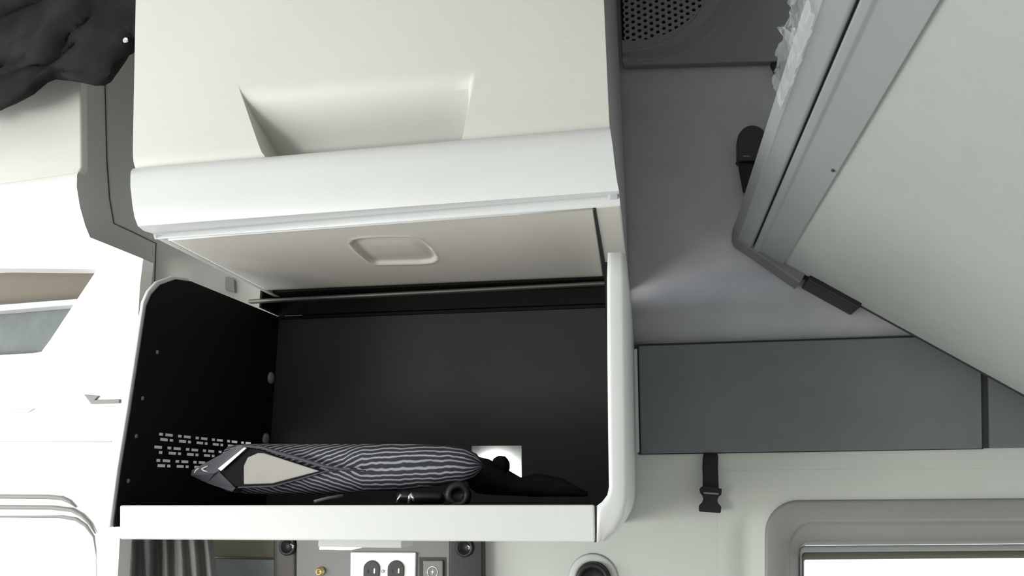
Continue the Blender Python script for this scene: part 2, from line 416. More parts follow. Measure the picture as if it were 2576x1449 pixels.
# fixed underside right of the flap and the slot between them
prism('underside_strip', [atz(1497, 524, ZF), atz(1560, 517, ZF), Vector((-0.026, 1.39, ZF)), atz(1527, 705, ZF)], (0, 0, 0.012), M_FLAP, uc, bevel=0.002)
prism('flap_slot', [atz(1491, 525, ZF - .001), atz(1497, 525, ZF - .001), atz(1530, 705, ZF - .001), atz(1520, 705, ZF - .001)], (0, 0, 0.004), M_SEAM, uc)
# right cheek: lip outline carried back to the wall
outl = [r[-1] + Vector((0, 0.004, 0)) for r in lr[2:8]]
xs = -0.030
ck = [Vector((xs - 0.001, .97, 2.61)), fr_ + Vector((-0.001, 0.016, 0.0))] + [Vector((p.x - 0.001, p.y + 0.001, p.z)) for p in outl] + [Vector((-0.026, 0.935, ZF + 0.001)), Vector((-0.026, 1.392, ZF + 0.001)), Vector((-0.030, 1.392, 2.61))]
ck[0] = ck0 + Vector((-0.001, 0.008, 0))
prism('side_cheek', ck, (-0.012, 0, 0), mat('grey_cheek', (0.42, 0.43, 0.44), 0.6, bump=0.2), uc, bevel=0.002)
lx = min(r[0].x for r in lr)
box('side_cheek', (-0.66, 1.0, ZF + 0.02), (-0.648, 1.392, 2.61), M_TRIM, uc)

# ------------------------------------------------------------------ lower open cabinet
lc = thing('open_cabinet', at(900, 1365, 1.1), 'open black lined side cabinet with pale grey frame and bottom rail', 'cabinet')
XLF = -0.677; BY = 1.368
# left liner with rows of real slots
v = []; f = []
def quad(y0, y1, z0, z1):
    b0 = len(v); v.extend([(XLF, y0, z0), (XLF, y1, z0), (XLF, y1, z1), (XLF, y0, z1)]); f.append([b0, b0 + 1, b0 + 2, b0 + 3])
GZ0, GZ1, GY0, GY1 = 1.618, 1.676, 1.015, 1.32
frontz = [(0.954, 1.548), (0.956, 1.62), (0.962, 1.70), (0.970, 1.84), (0.978, 1.858), (0.995, 1.876), (1.03, 1.893), (1.07, 1.900)]
b0 = len(v); v += [(XLF, y, z) for y, z in frontz] + [(XLF, BY, 1.906), (XLF, BY, GZ1), (XLF, GY1, GZ1), (XLF, GY0, GZ1), (XLF, GY0, GZ0), (XLF, GY1, GZ0), (XLF, BY, GZ0), (XLF, BY, 1.548)]
n = len(frontz)
# three n-gons round the slotted field
f.append([b0 + i for i in range(2, n)] + [b0 + n, b0 + n + 1, b0 + n + 2, b0 + n + 3])
f.append([b0, b0 + 1, b0 + 2, b0 + n + 3, b0 + n + 4]); f.append([b0, b0 + n + 4, b0 + n + 5, b0 + n + 6, b0 + n + 7])
quad(GY1, BY, GZ0, GZ1)
zrows = []
for r, zc in enumerate((1.6655, 1.6475, 1.6295)):
    zrows += [(zc + 0.0018, zc + 0.0056, r, 0), (zc - 0.0052, zc - 0.0014, r, 1)]
zrows.sort()
zprev = GZ0
for z0, z1, r, sub in zrows:
    quad(GY0, GY1, zprev, z0)
    starts = [1.030 + 0.0465 * i - (0.023 if r == 1 else 0) for i in range(6)]
    holes = []
    for s in starts:
        if sub == 0: holes += [(s, s + 0.009), (s + 0.015, s + 0.033)]
        else: holes += [(s + 0.004, s + 0.022), (s + 0.027, s + 0.035)]
    y = GY0
    for a, c in holes:
        if a < y + 0.001 or c > GY1 - 0.002: continue
        quad(y, a, z0, z1); y = c
    quad(y, GY1, z0, z1); zprev = z1
quad(GY0, GY1, zprev, GZ1)
me_l = mesh('slotted_side_liner', v, f, M_LINER, lc)
# pale outer shell of the left side, cut away where the slots are
sh = [(y - 0.004, z + (0.004 if z > 1.83 else 0)) for y, z in frontz]
prism('side_frame', [(XLF - 0.002, y, z) for y, z in sh] + [(XLF - 0.002, y + 0.014, z - (0.012 if z > 1.85 else 0)) for y, z in reversed(sh)], (-0.005, 0, 0), M_WHITE, lc, bevel=0.0012)
# back panel with a rectangular cut-out
c0, c1, c2, c3 = at(1186, 1122, BY), at(1312, 1122, BY), at(1312, 1204, BY), at(1186, 1204, BY)
HX0, HX1, HZ0, HZ1 = c0.x, c1.x, c2.z, c0.z
BX0, BX1, BZ0, BZ1 = XLF - 0.01, -0.044, 1.548, at(1100, 790, BY).z
box('back_header', (XLF, BY - 0.006, BZ1), (-0.046, BY + 0.008, 1.906), M_LINER, lc)
box('back_header', (XLF, BY - 0.006, 1.9085), (-0.046, BY + 0.008, ZF + 0.021), M_LINER, uc)
box('back_header', (XLF - 0.004, 1.295, 1.9085), (XLF, BY + 0.008, ZF + 0.021), M_LINER, uc)
box('back_header', (XLF, 1.30, ZF + 0.002), (-0.046, BY - 0.007, ZF + 0.021), M_LINER, uc)
for (x0, x1, z0, z1) in ((BX0, HX0, BZ0, BZ1), (HX1, BX1, BZ0, BZ1), (HX0, HX1, HZ1, BZ1), (HX0, HX1, BZ0, HZ0)):
    box('back_panel', (x0, BY, z0), (x1, BY + 0.008, z1), M_BACKP, lc)
box('cutout_box', (HX0 - 0.01, BY + 0.0085, HZ0 - 0.01), (HX1 + 0.01, WY - 0.001, HZ0 - 0.004), M_WHITE, lc)
box('cutout_edge', (HX1 + 0.001, BY + 0.0085, HZ0 - 0.004), (HX1 + 0.01, WY - 0.001, HZ1 + 0.01), M_WHITE, lc)
box('cabinet_floor', (XLF, 0.962, 1.548), (-0.046, BY, 1.553), M_LINER, lc)
prism('inner_right_liner', [(-0.048, y, z) for y, z in ((0.968, 1.553), (0.968, 1.872), (1.08, 1.903), (BY, 1.903), (BY, 1.553))], (0.004, 0, 0), M_LINER, lc)
# bottom rail
def vrail(pts, y): return [at(px, py, y) for px, py in pts]
prism('bottom_rail', pix([(300, 1271), (1495, 1270), (1497, 1364), (300, 1357)], 0.954), (0, 0.012, 0), M_WHITE, lc, bevel=0.0025, segs=3)
box('cabinet_underside', (XLF, 0.966, 1.538), (-0.062, BY + 0.008, 1.5475), M_WHITE, lc)
# right side panel with rounded front stile sweeping into the rail
stile_in = [(1529, 636), (1527, 700), (1528, 900), (1530, 1100), (1532, 1225), (1528, 1245), (1515, 1262), (1502, 1272), (1501, 1364)]
stile_out = [(1568, 636), (1569, 700), (1572, 900), (1575, 1100), (1576, 1225), (1574, 1262), (1566, 1300), (1546, 1338), (1518, 1362)]
fi = [at(px, py, 0.952) for px, py in stile_in]; fo = [at(px, py, 0.954) for px, py in stile_out]
fm = [a.lerp(c, 0.5) + Vector((0, -0.001, 0)) for a, c in zip(fi, fo)]
bi = [p + Vector((0.0, 0.02, 0)) for p in fi]
sd = [p + Vector((0.003, 0.008, 0)) for p in fo]
sb = [Vector((p.x, WY - 0.003, p.z)) for p in sd]
cols = []
stl = list(zip(bi, fi, [a.lerp(m_, 0.5) + Vector((0, -0.001, 0)) for a, m_ in zip(fi, fm)], fm, [m_.lerp(o_, 0.6) + Vector((0, -0.001, 0)) for m_, o_ in zip(fm, fo)], fo, sd, sb))
grid('side_stile', [list(r) for r in stl], M_WHITE, lc, solid=0.003, offset=1)
prism('rail_gap', pix([(1494, 1272), (1503, 1272), (1502, 1364), (1495, 1364)], 0.958), (0, 0.004, 0), M_SEAM, lc)
# clips and screw heads on the left liner
for px, py, r in ((680, 951, 0.0110), (667, 1105, 0.0110)):
    p = atx(px, py, XLF); lathe('clip', p, (1, 0, 0), [(r, 0), (r * .95, 0.003), (r * 0.6, 0.0045), (0.0001, 0.005)], M_CHROME, lc, 16)
for px, py in ((358, 1002), (342, 1097), (322, 1210), (395, 886)):
    p = atx(px, py, XLF); lathe('screw', p, (1, 0, 0), [(0.003, 0), (0.0028, 0.0012), (0.0001, 0.0016)], M_GREYP, lc, 10)
box('back_top_bracket', tuple(at(716, 800, BY - 0.004)), tuple(at(760, 792, BY - 0.004) + Vector((0, 0.003, 0))), M_CHROME, lc)

# ------------------------------------------------------------------ things lying in the open cabinet
po = thing('striped_pouch', (-0.33, 1.08, 1.5535), 'grey striped cloth pouch with open end showing beige lining', 'pouch')
PY = 1.075
st = [(584, 1121, 1236), (600, 1118.5, 1238), (640, 1117, 1242), (700, 1117, 1244), (800, 1117, 1243), (900, 1117, 1240), (1000, 1117, 1234), (1080, 1118, 1226), (1140, 1122, 1217), (1175, 1130, 1211), (1197, 1142, 1200), (1208, 1156, 1186), (1213, 1168, 1174)]
v = []; f = []; uv = []; N = 40
for i, (px, a, c) in enumerate(st):
    pt, pb = at(px, a, PY), at(px, c, PY); mid = (pt + pb) / 2; hh = (pt.z - pb.z) / 2
    dd = min(0.036, hh * 1.2)
    for j in range(N):
        t = 2 * math.pi * j / N
        ce, se = math.cos(t), math.sin(t)
        y = -math.copysign(abs(ce) ** 0.8, ce) * dd
        z = math.copysign(abs(se) ** 0.85, se) * hh
        crease = 0.006 * math.exp(-((z / max(hh, 1e-4) - 0.1) / 0.18) ** 2) if ce > 0 and px > 780 else 0
        z += 0.0012 * noise.noise((px * 0.02, t * 2, 0)); y += crease + 0.003 * noise.noise((px * 0.012, t * 1.5, 3))
        v.append(mid + Vector((0, y, z)))
        u2 = (px - 584) / 630
        vv = 0.5 + (se if ce > 0 else (2 * math.copysign(1, se) - se)) * 0.25
        uv.append((u2, vv))
for i in range(len(st) - 1):
    for j in range(N):
        f.append([i * N + j, i * N + (j + 1) % N, (i + 1) * N + (j + 1) % N, (i + 1) * N + j])
f.append(list(range(N))); f.append(list(range(len(v) - N, len(v))))
mesh('striped_body', v, f, M_STRIPE, po, smooth=True, uv=uv)
PF = PY - 0.040
prism('beige_lining', pix([(612, 1219), (612, 1172), (622, 1150), (648, 1139), (664, 1139), (806, 1185), (684, 1217)], PF - 0.002), (0, 0.006, 0), M_BEIGE, po, bevel=0.002)
prism('dark_opening', pix([(619, 1124), (660, 1132), (700, 1150), (812, 1186), (690, 1222), (592, 1224), (551, 1190)], PF - 0.001), (0, 0.006, 0), M_LINER, po, bevel=0.001)
tube('hem', [at(px, py, PF - 0.003) for px, py in ((610, 1122), (660, 1126), (700, 1139), (760, 1156), (815, 1173), (860, 1181), (920, 1184))], [0.002, 0.0034, 0.0044, 0.0042, 0.0036, 0.0026, 0.001], M_HEM, po, flat=0.6)
tube('hem', [at(px, py, PF - 0.002) for px, py in ((600, 1226), (690, 1223), (760, 1204), (815, 1187), (860, 1182))], [0.002, 0.002, 0.002, 0.0018, 0.001], M_HEM, po, flat=0.6)
# collar on the open end: a folded, faceted piece ending in a point
cv = [at(*p) for p in ((480, 1196, PY - .02), (482, 1184, PY - .02), (510, 1168, PY - .03), (598, 1120, PF), (621, 1121, PF - .002), (551, 1187, PF - .004), (592, 1228, PF), (584, 1237, PF + .004), (520, 1215, PY - .02), (540, 1190, PF - .006))]
cb = [p + Vector((0.004, 0.03, 0)) for p in cv]
fc = [[0, 1, 9, 8], [1, 2, 9], [2, 3, 4, 5, 9], [9, 5, 6, 7, 8]]
fcb = [[i + 10 for i in reversed(q)] for q in fc]
lo = [0, 1, 2, 3, 4, 5, 6, 7, 8]
mesh('collar', cv + cb, fc + fcb + [[lo[i], lo[(i + 1) % 9], lo[(i + 1) % 9] + 10, lo[i] + 10] for i in range(9)], mat('grey_collar', (0.11, 0.11, 0.13), 0.5, bump=0.2), po)
prism('glint_strip', pix([(546, 1179), (556, 1186), (621, 1127), (614, 1124)], PF - 0.007), (0, 0.003, 0), M_STEEL, po, bevel=0.001)  # bright strip standing in for the glint along the opening's edge
for a, c, d in (((489, 1190), (494, 1182), (500, 1178)), ((507, 1180), (514, 1176), (523, 1172)), ((508, 1181), (515, 1185), (522, 1186))):
    tube('stitch', [at(*q, PY - 0.037) for q in (a, c, d)], 0.0009, M_OUTLET, po, n=6)

# black crumpled cloth in the right corner
def blob(name, cols, y, dd, m, parent=None, amp=0.004, N=24, seed=0, label=None):
    v = []; f = []
    for i, (px, a, c) in enumerate(cols):
        pt, pb = at(px, a, y), at(px, c, y); mid = (pt + pb) / 2; hh = (pt.z - pb.z) / 2
        for j in range(N):
            t = 2 * math.pi * j / N
            w = amp * noise.noise((px * 0.03, math.cos(t) * 1.7 + seed, math.sin(t) * 1.7))
            v.append(mid + Vector((0, -math.cos(t) * (min(dd, hh * 1.6) + w * 2), math.sin(t) * (hh + w * (0.5 if hh > .004 else 0)))))
    for i in range(len(cols) - 1):
        for j in range(N): f.append([i * N + j, i * N + (j + 1) % N, (i + 1) * N + (j + 1) % N, (i + 1) * N + j])
    f.append(list(range(N))); f.append(list(range(len(v) - N, len(v))))
    return mesh(name, v, f, m, parent, smooth=True, label=label)
cl = thing('crumpled_cloth', (-0.16, 1.16, 1.5535), 'black crumpled cloth heaped beside the striped pouch in the cabinet', 'cloth')
blob('cloth_heap', [(1168, 1180, 1190), (1185, 1160, 1230), (1200, 1149, 1240), (1230, 1154, 1245), (1250, 1165, 1246), (1275, 1180, 1247), (1310, 1200, 1248), (1350, 1190, 1249), (1385, 1196, 1249), (1420, 1205, 1249), (1450, 1222, 1249), (1478, 1238, 1249)], 1.16, 0.06, M_CLOTH, cl, seed=2)
blob('cloth_fold', [(1238, 1166, 1180), (1243, 1152, 1186), (1255, 1146, 1195), (1270, 1147, 1200), (1277, 1155, 1200), (1279, 1172, 1196)], 1.155, 0.018, M_CLOTH, cl, seed=5)
lathe('cable_roll', at(1152, 1246, 1.04), (0.25, -1, 0), [(0.016, -0.012), (0.0175, -0.006), (0.0175, 0.004), (0.014, 0.010), (0.009, 0.010), (0.008, 0.002), (0.0001, 0.002)], M_BLACK, None, 24)
tag(bpy.data.objects['cable_roll'], 'small black rolled cable lying under the striped pouch', 'cable')
ad = thing('charger_plug', at(1000, 1255, 1.02), 'black plug with two pale prongs lying in front of the pouch', 'plug')
blob('plug_body', [(1002, 1240, 1262), (1012, 1236, 1266), (1060, 1236, 1268), (1110, 1238, 1268), (1118, 1244, 1262)], 1.045, 0.018, M_BLACK, ad, amp=0.001)
tube('prong', [at(px, py, 1.0) for px, py in ((997, 1266), (1003, 1252), (1009, 1244))], 0.0016, M_STEEL, ad, n=8)
tube('prong', [at(px, py, 1.0) for px, py in ((1028, 1266), (1031, 1248), (1034, 1241), (1038, 1252), (1041, 1260))], 0.0018, M_STEEL, ad, n=8)
pen = tube('stick', [at(790, 1262, 1.02), at(826, 1253, 1.03), at(862, 1247, 1.04)], 0.0022, M_GREYP, None, n=10)
pen.name = 'pen'; tag(pen, 'thin dark pen lying on the floor of the open cabinet', 'pen')

# ------------------------------------------------------------------ under the cabinet: curtain, control panel, outlet
cu = thing('curtain', at(420, 1449, 1.25), 'dark grey pleated curtain hanging below the open cabinet', 'curtain')
v = []
rl = []
for r in range(9):
    t = r / 8; row = []
    for c in range(61):
        s = c / 60
        pxl, pxr = lerp(298, 290, t), lerp(534, 590, t)
        px = lerp(pxl, pxr, s); py = lerp(1345, 1800, t)
        fold = math.sin(s * 30 + 2.2 * s * s * 4 + t * 2.5) * 0.55 + math.sin(s * 13 + t * 4 + 1) * 0.45
        row.append(at(px, py, 1.27 + 0.030 * fold * (0.4 + 0.6 * (1 - s))))
    rl.append(row)
grid('pleats', rl, M_CURT, cu, solid=0.003, offset=1)
prism('hem_tape', pix([(292, 1352), (300, 1352), (306, 1800), (296, 1800)], 1.245), (0, 0.004, 0), M_WALLL, cu, bevel=0.001)
CP = 1.375
prism('wall_pad', pix([(520, 1350), (690, 1350), (690, 1404), (520, 1400)], 1.388), (0, 0.012, 0), mat('olive_pad', (0.13, 0.125, 0.09), 0.8, bump=0.3), wb, bevel=0.002)
prism('wall_pad', pix([(520, 1406), (690, 1408), (690, 1800), (520, 1800)], 1.385), (0, 0.015, 0), M_CUBGR, wb, bevel=0.002)
cpn = thing('control_panel', at(950, 1449, CP), 'dark grey control panel mounted on the wall under the cabinet', 'panel')
prism('face_plate', pix([(745, 1340), (1132, 1340), (1132, 1760), (745, 1760)], CP), (0, 0.022, 0), M_GREYP, cpn, bevel=0.002)
prism('rounded_side', pix([(686, 1340), (748, 1340), (748, 1760), (684, 1760)], CP + 0.006), (0, 0.018, 0), mat('dark_brown_plastic', (0.07, 0.062, 0.058), 0.5), cpn, bevel=0.012, segs=5)
prism('black_end', pix([(1130, 1340), (1214, 1340), (1216, 1760), (1130, 1760)], CP - 0.004), (0, 0.026, 0), M_BLACK, cpn, bevel=0.003)
for px, py in ((726, 1374), (1170, 1377)):
    kn = lathe('knob', at(px, py, CP - (0.001 if px > 1000 else -0.005)), (0, -1, 0), [(0.0155, 0), (0.0155, 0.006), (0.013, 0.008), (0.010, 0.006), (0.0085, 0.003), (0.0001, 0.003)], M_BLACK, cpn, 24)
    tube('knob_glint', [at(px + dx, py + dy, CP - 0.006) for dx, dy in ((6, -6), (11, -1), (10, 5))], 0.002, M_STEEL, kn, n=8)
con = lathe('coax_connector', at(808, 1437, CP), (0, -1, 0), [(0.0075, 0), (0.0075, 0.004), (0.005, 0.0045), (0.005, 0.012), (0.0035, 0.012), (0.003, 0.006), (0.0001, 0.006)], M_BRASS, cpn, 20)
prism('switch_recess', pix([(1055, 1402), (1122, 1402), (1122, 1560), (1055, 1560)], CP - 0.001), (0, 0.002, 0), M_BLACK, cpn)
sw = prism('rocker_switch', pix([(1064, 1410), (1114, 1410), (1114, 1556), (1064, 1556)], CP - 0.006), (0, 0.006, 0), M_GREYP, cpn, bevel=0.002)
c = at(1088, 1439, CP - 0.0068)
ring = [c + Vector((math.cos(t) * 0.0088, 0, math.sin(t) * 0.0088)) for t in [2 * math.pi * i / 24 for i in range(25)]]
tube('switch_ring_mark', ring, 0.0007, M_OUTLET, sw, n=6, cap=False)
bolt = [(1.5, 5), (-2.5, -0.5), (-0.3, -0.5), (-1.5, -5), (2.5, 1), (0.4, 1)]
prism('bolt_mark', [c + Vector((a * 0.001, 0, q * 0.001)) for a, q in bolt], (0, 0.0008, 0), M_OUTLET, sw)
ol = thing('duplex_outlet', at(963, 1470, CP), 'white duplex power outlet on the panel below the cabinet', 'outlet')
prism('wall_plate', pix([(881, 1389), (1046, 1390), (1044, 1508), (880, 1508)], CP - 0.006), (0, 0.006, 0), M_OUTLET, ol, bevel=0.002)
for px in (934, 995):
    cc = at(px, 1437, CP - 0.009); R0 = 0.0155
    pts = []
    for i in range(28):
        t = 2 * math.pi * i / 28
        pts.append(cc + Vector((max(-0.0142, min(0.0142, math.cos(t) * R0)), 0, math.sin(t) * R0 * 1.12)))
    rc = prism('receptacle', pts, (0, 0.003, 0), M_BLACK, ol, bevel=0.0008)
    for dx, hgt in ((-0.0055, 0.006), (0.0055, 0.0075)):
        prism('blade_slot', [cc + Vector((dx + a, -0.0006, q)) for a, q in ((-.001, -.003), (.001, -.003), (.001, hgt - .003), (-.001, hgt - .003))], (0, 0.0006, 0), M_STEEL if dx > 0 else M_SEAM, rc)
lathe('plate_screw', at(964, 1437, CP - 0.006), (0, -1, 0), [(0.003, 0), (0.0026, 0.001), (0.0001, 0.0013)], M_STEEL, ol, 12)
GLOWC = at(1246, 1206, WY - 0.006)
lm = thing('cabinet_lamp', at(900, 1384, 1.01), 'lit white lamp strip fixed under the open cabinet', 'lamp')
LX0, LX1, LZ = at(800, 1386, 0.987).x, at(1012, 1386, 0.987).x, at(845, 1383, 0.987).z
box('housing', (LX0, 0.985, LZ + 0.003), (LX1, 1.035, 1.5378), M_WALLL, lm, bevel=0.002)
box('diffuser', (LX0 + 0.001, 0.987, LZ), (at(884, 1386, 0.987).x, 1.033, LZ + 0.003), M_LAMPGLOW, lm, bevel=0.001)
rl_ = thing('cutout_glow', GLOWC, 'glowing disc added to brighten the cut-out in the charcoal back panel', 'lamp')
lathe('glow_disc', GLOWC, (0, -1, 0), [(0.046, 0), (0.045, 0.003), (0.035, 0.006), (0.0001, 0.007)], M_LAMPGLOW, rl_, 32)  # added glowing disc that makes the cut-out read white, no real fitting

# black cup hook on the white wall at the lower edge
kb = thing('wall_knob', at(1493, 1455, WY), 'round black rubber knob on the pale wall under the cabinet corner', 'knob')
kc = at(1493, 1458, WY - 0.001)
lathe('collar', kc, (0, -1, 0), [(0.042, 0.0), (0.038, 0.002), (0.033, 0.003), (0.029, 0.003), (0.0288, 0.0)], M_WALLL, kb, 40)
lathe('rubber_ring', kc, (0, -1, 0), [(0.028, 0.0), (0.0285, 0.014), (0.027, 0.018), (0.023, 0.019), (0.0195, 0.016), (0.0185, 0.006), (0.0001, 0.006)], M_BLACK, kb, 40)

# ------------------------------------------------------------------ webbing strap with buckle
stp = thing('buckle_strap', at(1788, 1145, WY - 0.015), 'short black webbing strap with a plastic buckle hanging from the slate panel', 'strap')
def ribbon3(name, pts, y, m, parent, th=0.003, bevel=0.0008):
    return prism(name, pix(pts, y), (0, th, 0), m, parent, bevel=bevel)
rl = []
for py, x0, x1, dy in ((1141, 1770, 1805, 0.0), (1150, 1768, 1807, -0.004), (1175, 1767, 1806, -0.006), (1200, 1768, 1807, -0.009), (1225, 1768, 1808, -0.010), (1238, 1768, 1808, -0.009)):
    a, c2 = at(x0, py, WY - 0.012 + dy), at(x1, py, WY - 0.012 + dy); rl.append(line(a, c2, 4))
grid('webbing', rl, M_STRAP, stp, solid=0.0022, offset=1)
bk = [(1764, 1226), (1770, 1222), (1806, 1226), (1812, 1230), (1816, 1229), (1815, 1244), (1808, 1250), (1805, 1258), (1807, 1266), (1815, 1275), (1813, 1291), (1759, 1287), (1759, 1272), (1767, 1264), (1770, 1256), (1768, 1248), (1762, 1240), (1760, 1230)]
ribbon3('buckle', bk, WY - 0.03, M_STRAP, stp, 0.011, 0.002)
prism('buckle_bar', pix([(1770, 1237), (1808, 1240), (1808, 1245), (1770, 1242)], WY - 0.0325), (0, 0.003, 0), M_GREYP, stp, bevel=0.0008)

# dark strap anchor on the upper wall, beside the bunk
an = thing('strap_anchor', at(1890, 400, WY), 'black rounded strap anchor on the grey wall beside the bunk edge', 'anchor')
top = [(1893 + math.cos(t) * 38, 355 - math.sin(t) * 40) for t in [math.pi * i / 14 for i in range(15)]]
prism('anchor_cover', pix(top + [(1856, 395), (1853, 398), (1860, 405), (1926, 405)], WY - 0.028), (0, 0.027, 0), M_BLACK, an, bevel=0.006, segs=3)
prism('anchor_strap', pix([(1858, 402), (1926, 402), (1920, 480), (1888, 491), (1870, 480), (1860, 425)], WY - 0.020), (0, 0.010, 0), M_STRAP, an, bevel=0.002)
prism('anchor_line', pix([(1869, 391), (1886, 391), (1886, 394), (1869, 394)], WY - 0.0285), (0, 0.001, 0), M_GREYP, an)
hk = thing('item', at(1975, 180, WY), 'small dark item on the grey wall behind the film wrapped bunk rail', 'item')
prism('item_body', pix([(1938, 155), (1960, 160), (1985, 152), (2030, 152), (2030, 240), (1985, 232), (1975, 205), (1952, 180)], WY - 0.02), (0, 0.018, 0), mat('dark_brown_item', (0.02, 0.016, 0.015), 0.6), hk, bevel=0.004)  # plain dark block set on the wall beside the rail

# ------------------------------------------------------------------ upper bunk, tilted up against the rear wall
bk_ = thing('folding_bunk', at(1970, 680, 1.36), 'raised upper bunk with pale underside board and aluminium edge rail', 'bunk')
YB0, YB1 = -0.75, 1.345
A, B = at(1972, 662, YB1), at(2576, 993, YB1)
u = (B - A); u.y = 0; u.normalize()                     # down the slope, towards the rear wall
nb = Vector((-u.z, 0, u.x)); nb = nb if nb.z > 0 else -nb   # up through the bunk
L = (0.985 - A.x) / u.x
def bpt(s, h, y): return Vector((A.x + u.x * s + nb.x * h, y, A.z + u.z * s + nb.z * h))
prism('underside_board', [bpt(-0.01, 0.0, YB1), bpt(L, 0.0, YB1), bpt(L, 0.02, YB1), bpt(-0.01, 0.02, YB1)], (0, YB0 - YB1, 0), M_BUNK, bk_)
prism('mattress', [bpt(0.02, 0.021, YB1 - .02), bpt(L - .07, 0.021, YB1 - .02), bpt(L - .07, 0.11, YB1 - .02), bpt(0.02, 0.11, YB1 - .02)], (0, YB0 - YB1 + .03, 0), M_CLOTH, bk_, bevel=0.02, segs=3)
# rail profile read off where the rail meets the end of the bunk
def prof_pt(px, py): p = at(px, py, YB1); d = p - A; d.y = 0; return (d.dot(u), d.dot(nb))
r_in, g_r, g_l, r_out = prof_pt(1972, 662), prof_pt(1898, 620), prof_pt(1894, 618), prof_pt(1855, 594)
r_side = prof_pt(1846, 572)
rp1 = [(r_in[0], 0.012), (r_in[0], r_in[1] - 0.004), (lerp(r_in[0], g_r[0], .75), lerp(r_in[1], g_r[1], .75) - 0.004), (lerp(r_in[0], g_r[0], .82), lerp(r_in[1], g_r[1], .82) - 0.007), (lerp(r_in[0], g_r[0], .97), g_r[1] - 0.007), (g_r[0], g_r[1] - 0.003), (g_r[0], g_r[1] + 0.012)]
rp2 = [(g_l[0], g_l[1] + 0.012), (g_l[0], g_l[1] - 0.003), (g_l[0] - 0.003, g_l[1] - 0.005), (lerp(g_l[0], r_out[0], .75), lerp(g_l[1], r_out[1], .75) - 0.005), (lerp(g_l[0], r_out[0], .85), lerp(g_l[1], r_out[1], .85) - 0.007), (r_out[0], r_out[1]), r_side, (r_side[0], r_side[1] + 0.05), (g_l[0], r_side[1] + 0.05)]
for nm, rp in (('inner_rail', rp1), ('outer_rail', rp2)):
    prism(nm, [bpt(s, h, YB1) for s, h in rp], (0, YB0 - YB1, 0), M_ALU, bk_, bevel=0.0012)
prism('rail_groove', [bpt(s, h, YB1) for s, h in ((g_l[0] - .002, g_l[1] + .004), (g_r[0] + .002, g_r[1] + .004), (g_r[0] + .002, g_r[1] + .012), (g_l[0] - .002, g_l[1] + .012))], (0, YB0 - YB1, 0), M_SEAM, bk_)
# end bracket closing the rail, and the black latch after it
ep = [prof_pt(1848, 562), prof_pt(1847, 588), prof_pt(1852, 602), prof_pt(2012, 712), prof_pt(2020, 700)]
prism('end_bracket', [bpt(s, h - 0.001, YB1 - 0.004) for s, h in ep] + [bpt(ep[-1][0], 0.03, YB1 - .004), bpt(ep[0][0] + .01, 0.05, YB1 - .004)], (0, 0.047, 0), mat('dark_alloy_bracket', (0.17, 0.175, 0.17), 0.5), bk_, bevel=0.0025, segs=3)
sc = [prof_pt(1880, 634)]
lt = [prof_pt(2028, 708), prof_pt(2160, 775), prof_pt(2172, 770), prof_pt(2040, 700)]
prism('end_latch', [bpt(lt[0][0], -0.010, YB1 - .012), bpt(lt[1][0], -0.010, YB1 - .012), bpt(lt[1][0], 0.018, YB1 - .012), bpt(lt[0][0], 0.018, YB1 - .012)], (0, 0.058, 0), M_BLACK, bk_, bevel=0.003, segs=3)
prism('latch_pin', [bpt(lt[0][0] - .02, 0.0, YB1 + .015), bpt(lt[0][0] + .01, 0.0, YB1 + .015), bpt(lt[0][0] + .01, 0.008, YB1 + .015), bpt(lt[0][0] - .02, 0.008, YB1 + .015)], (0, 0.012, 0), M_SEAM, bk_)
prism('end_edging', [bpt(lt[1][0], -0.002, YB1), bpt(L, -0.002, YB1), bpt(L, 0.02, YB1), bpt(lt[1][0], 0.02, YB1)], (0, 0.004, 0), M_SEAM, bk_)
lathe('rivet', bpt(prof_pt(2012, 700)[0] * 0 + r_in[0] - 0.006, r_in[1] - 0.005, 0.93), -nb, [(0.0022, 0), (0.0022, 0.0012), (0.0001, 0.0014)], M_SEAM, bk_, 10)
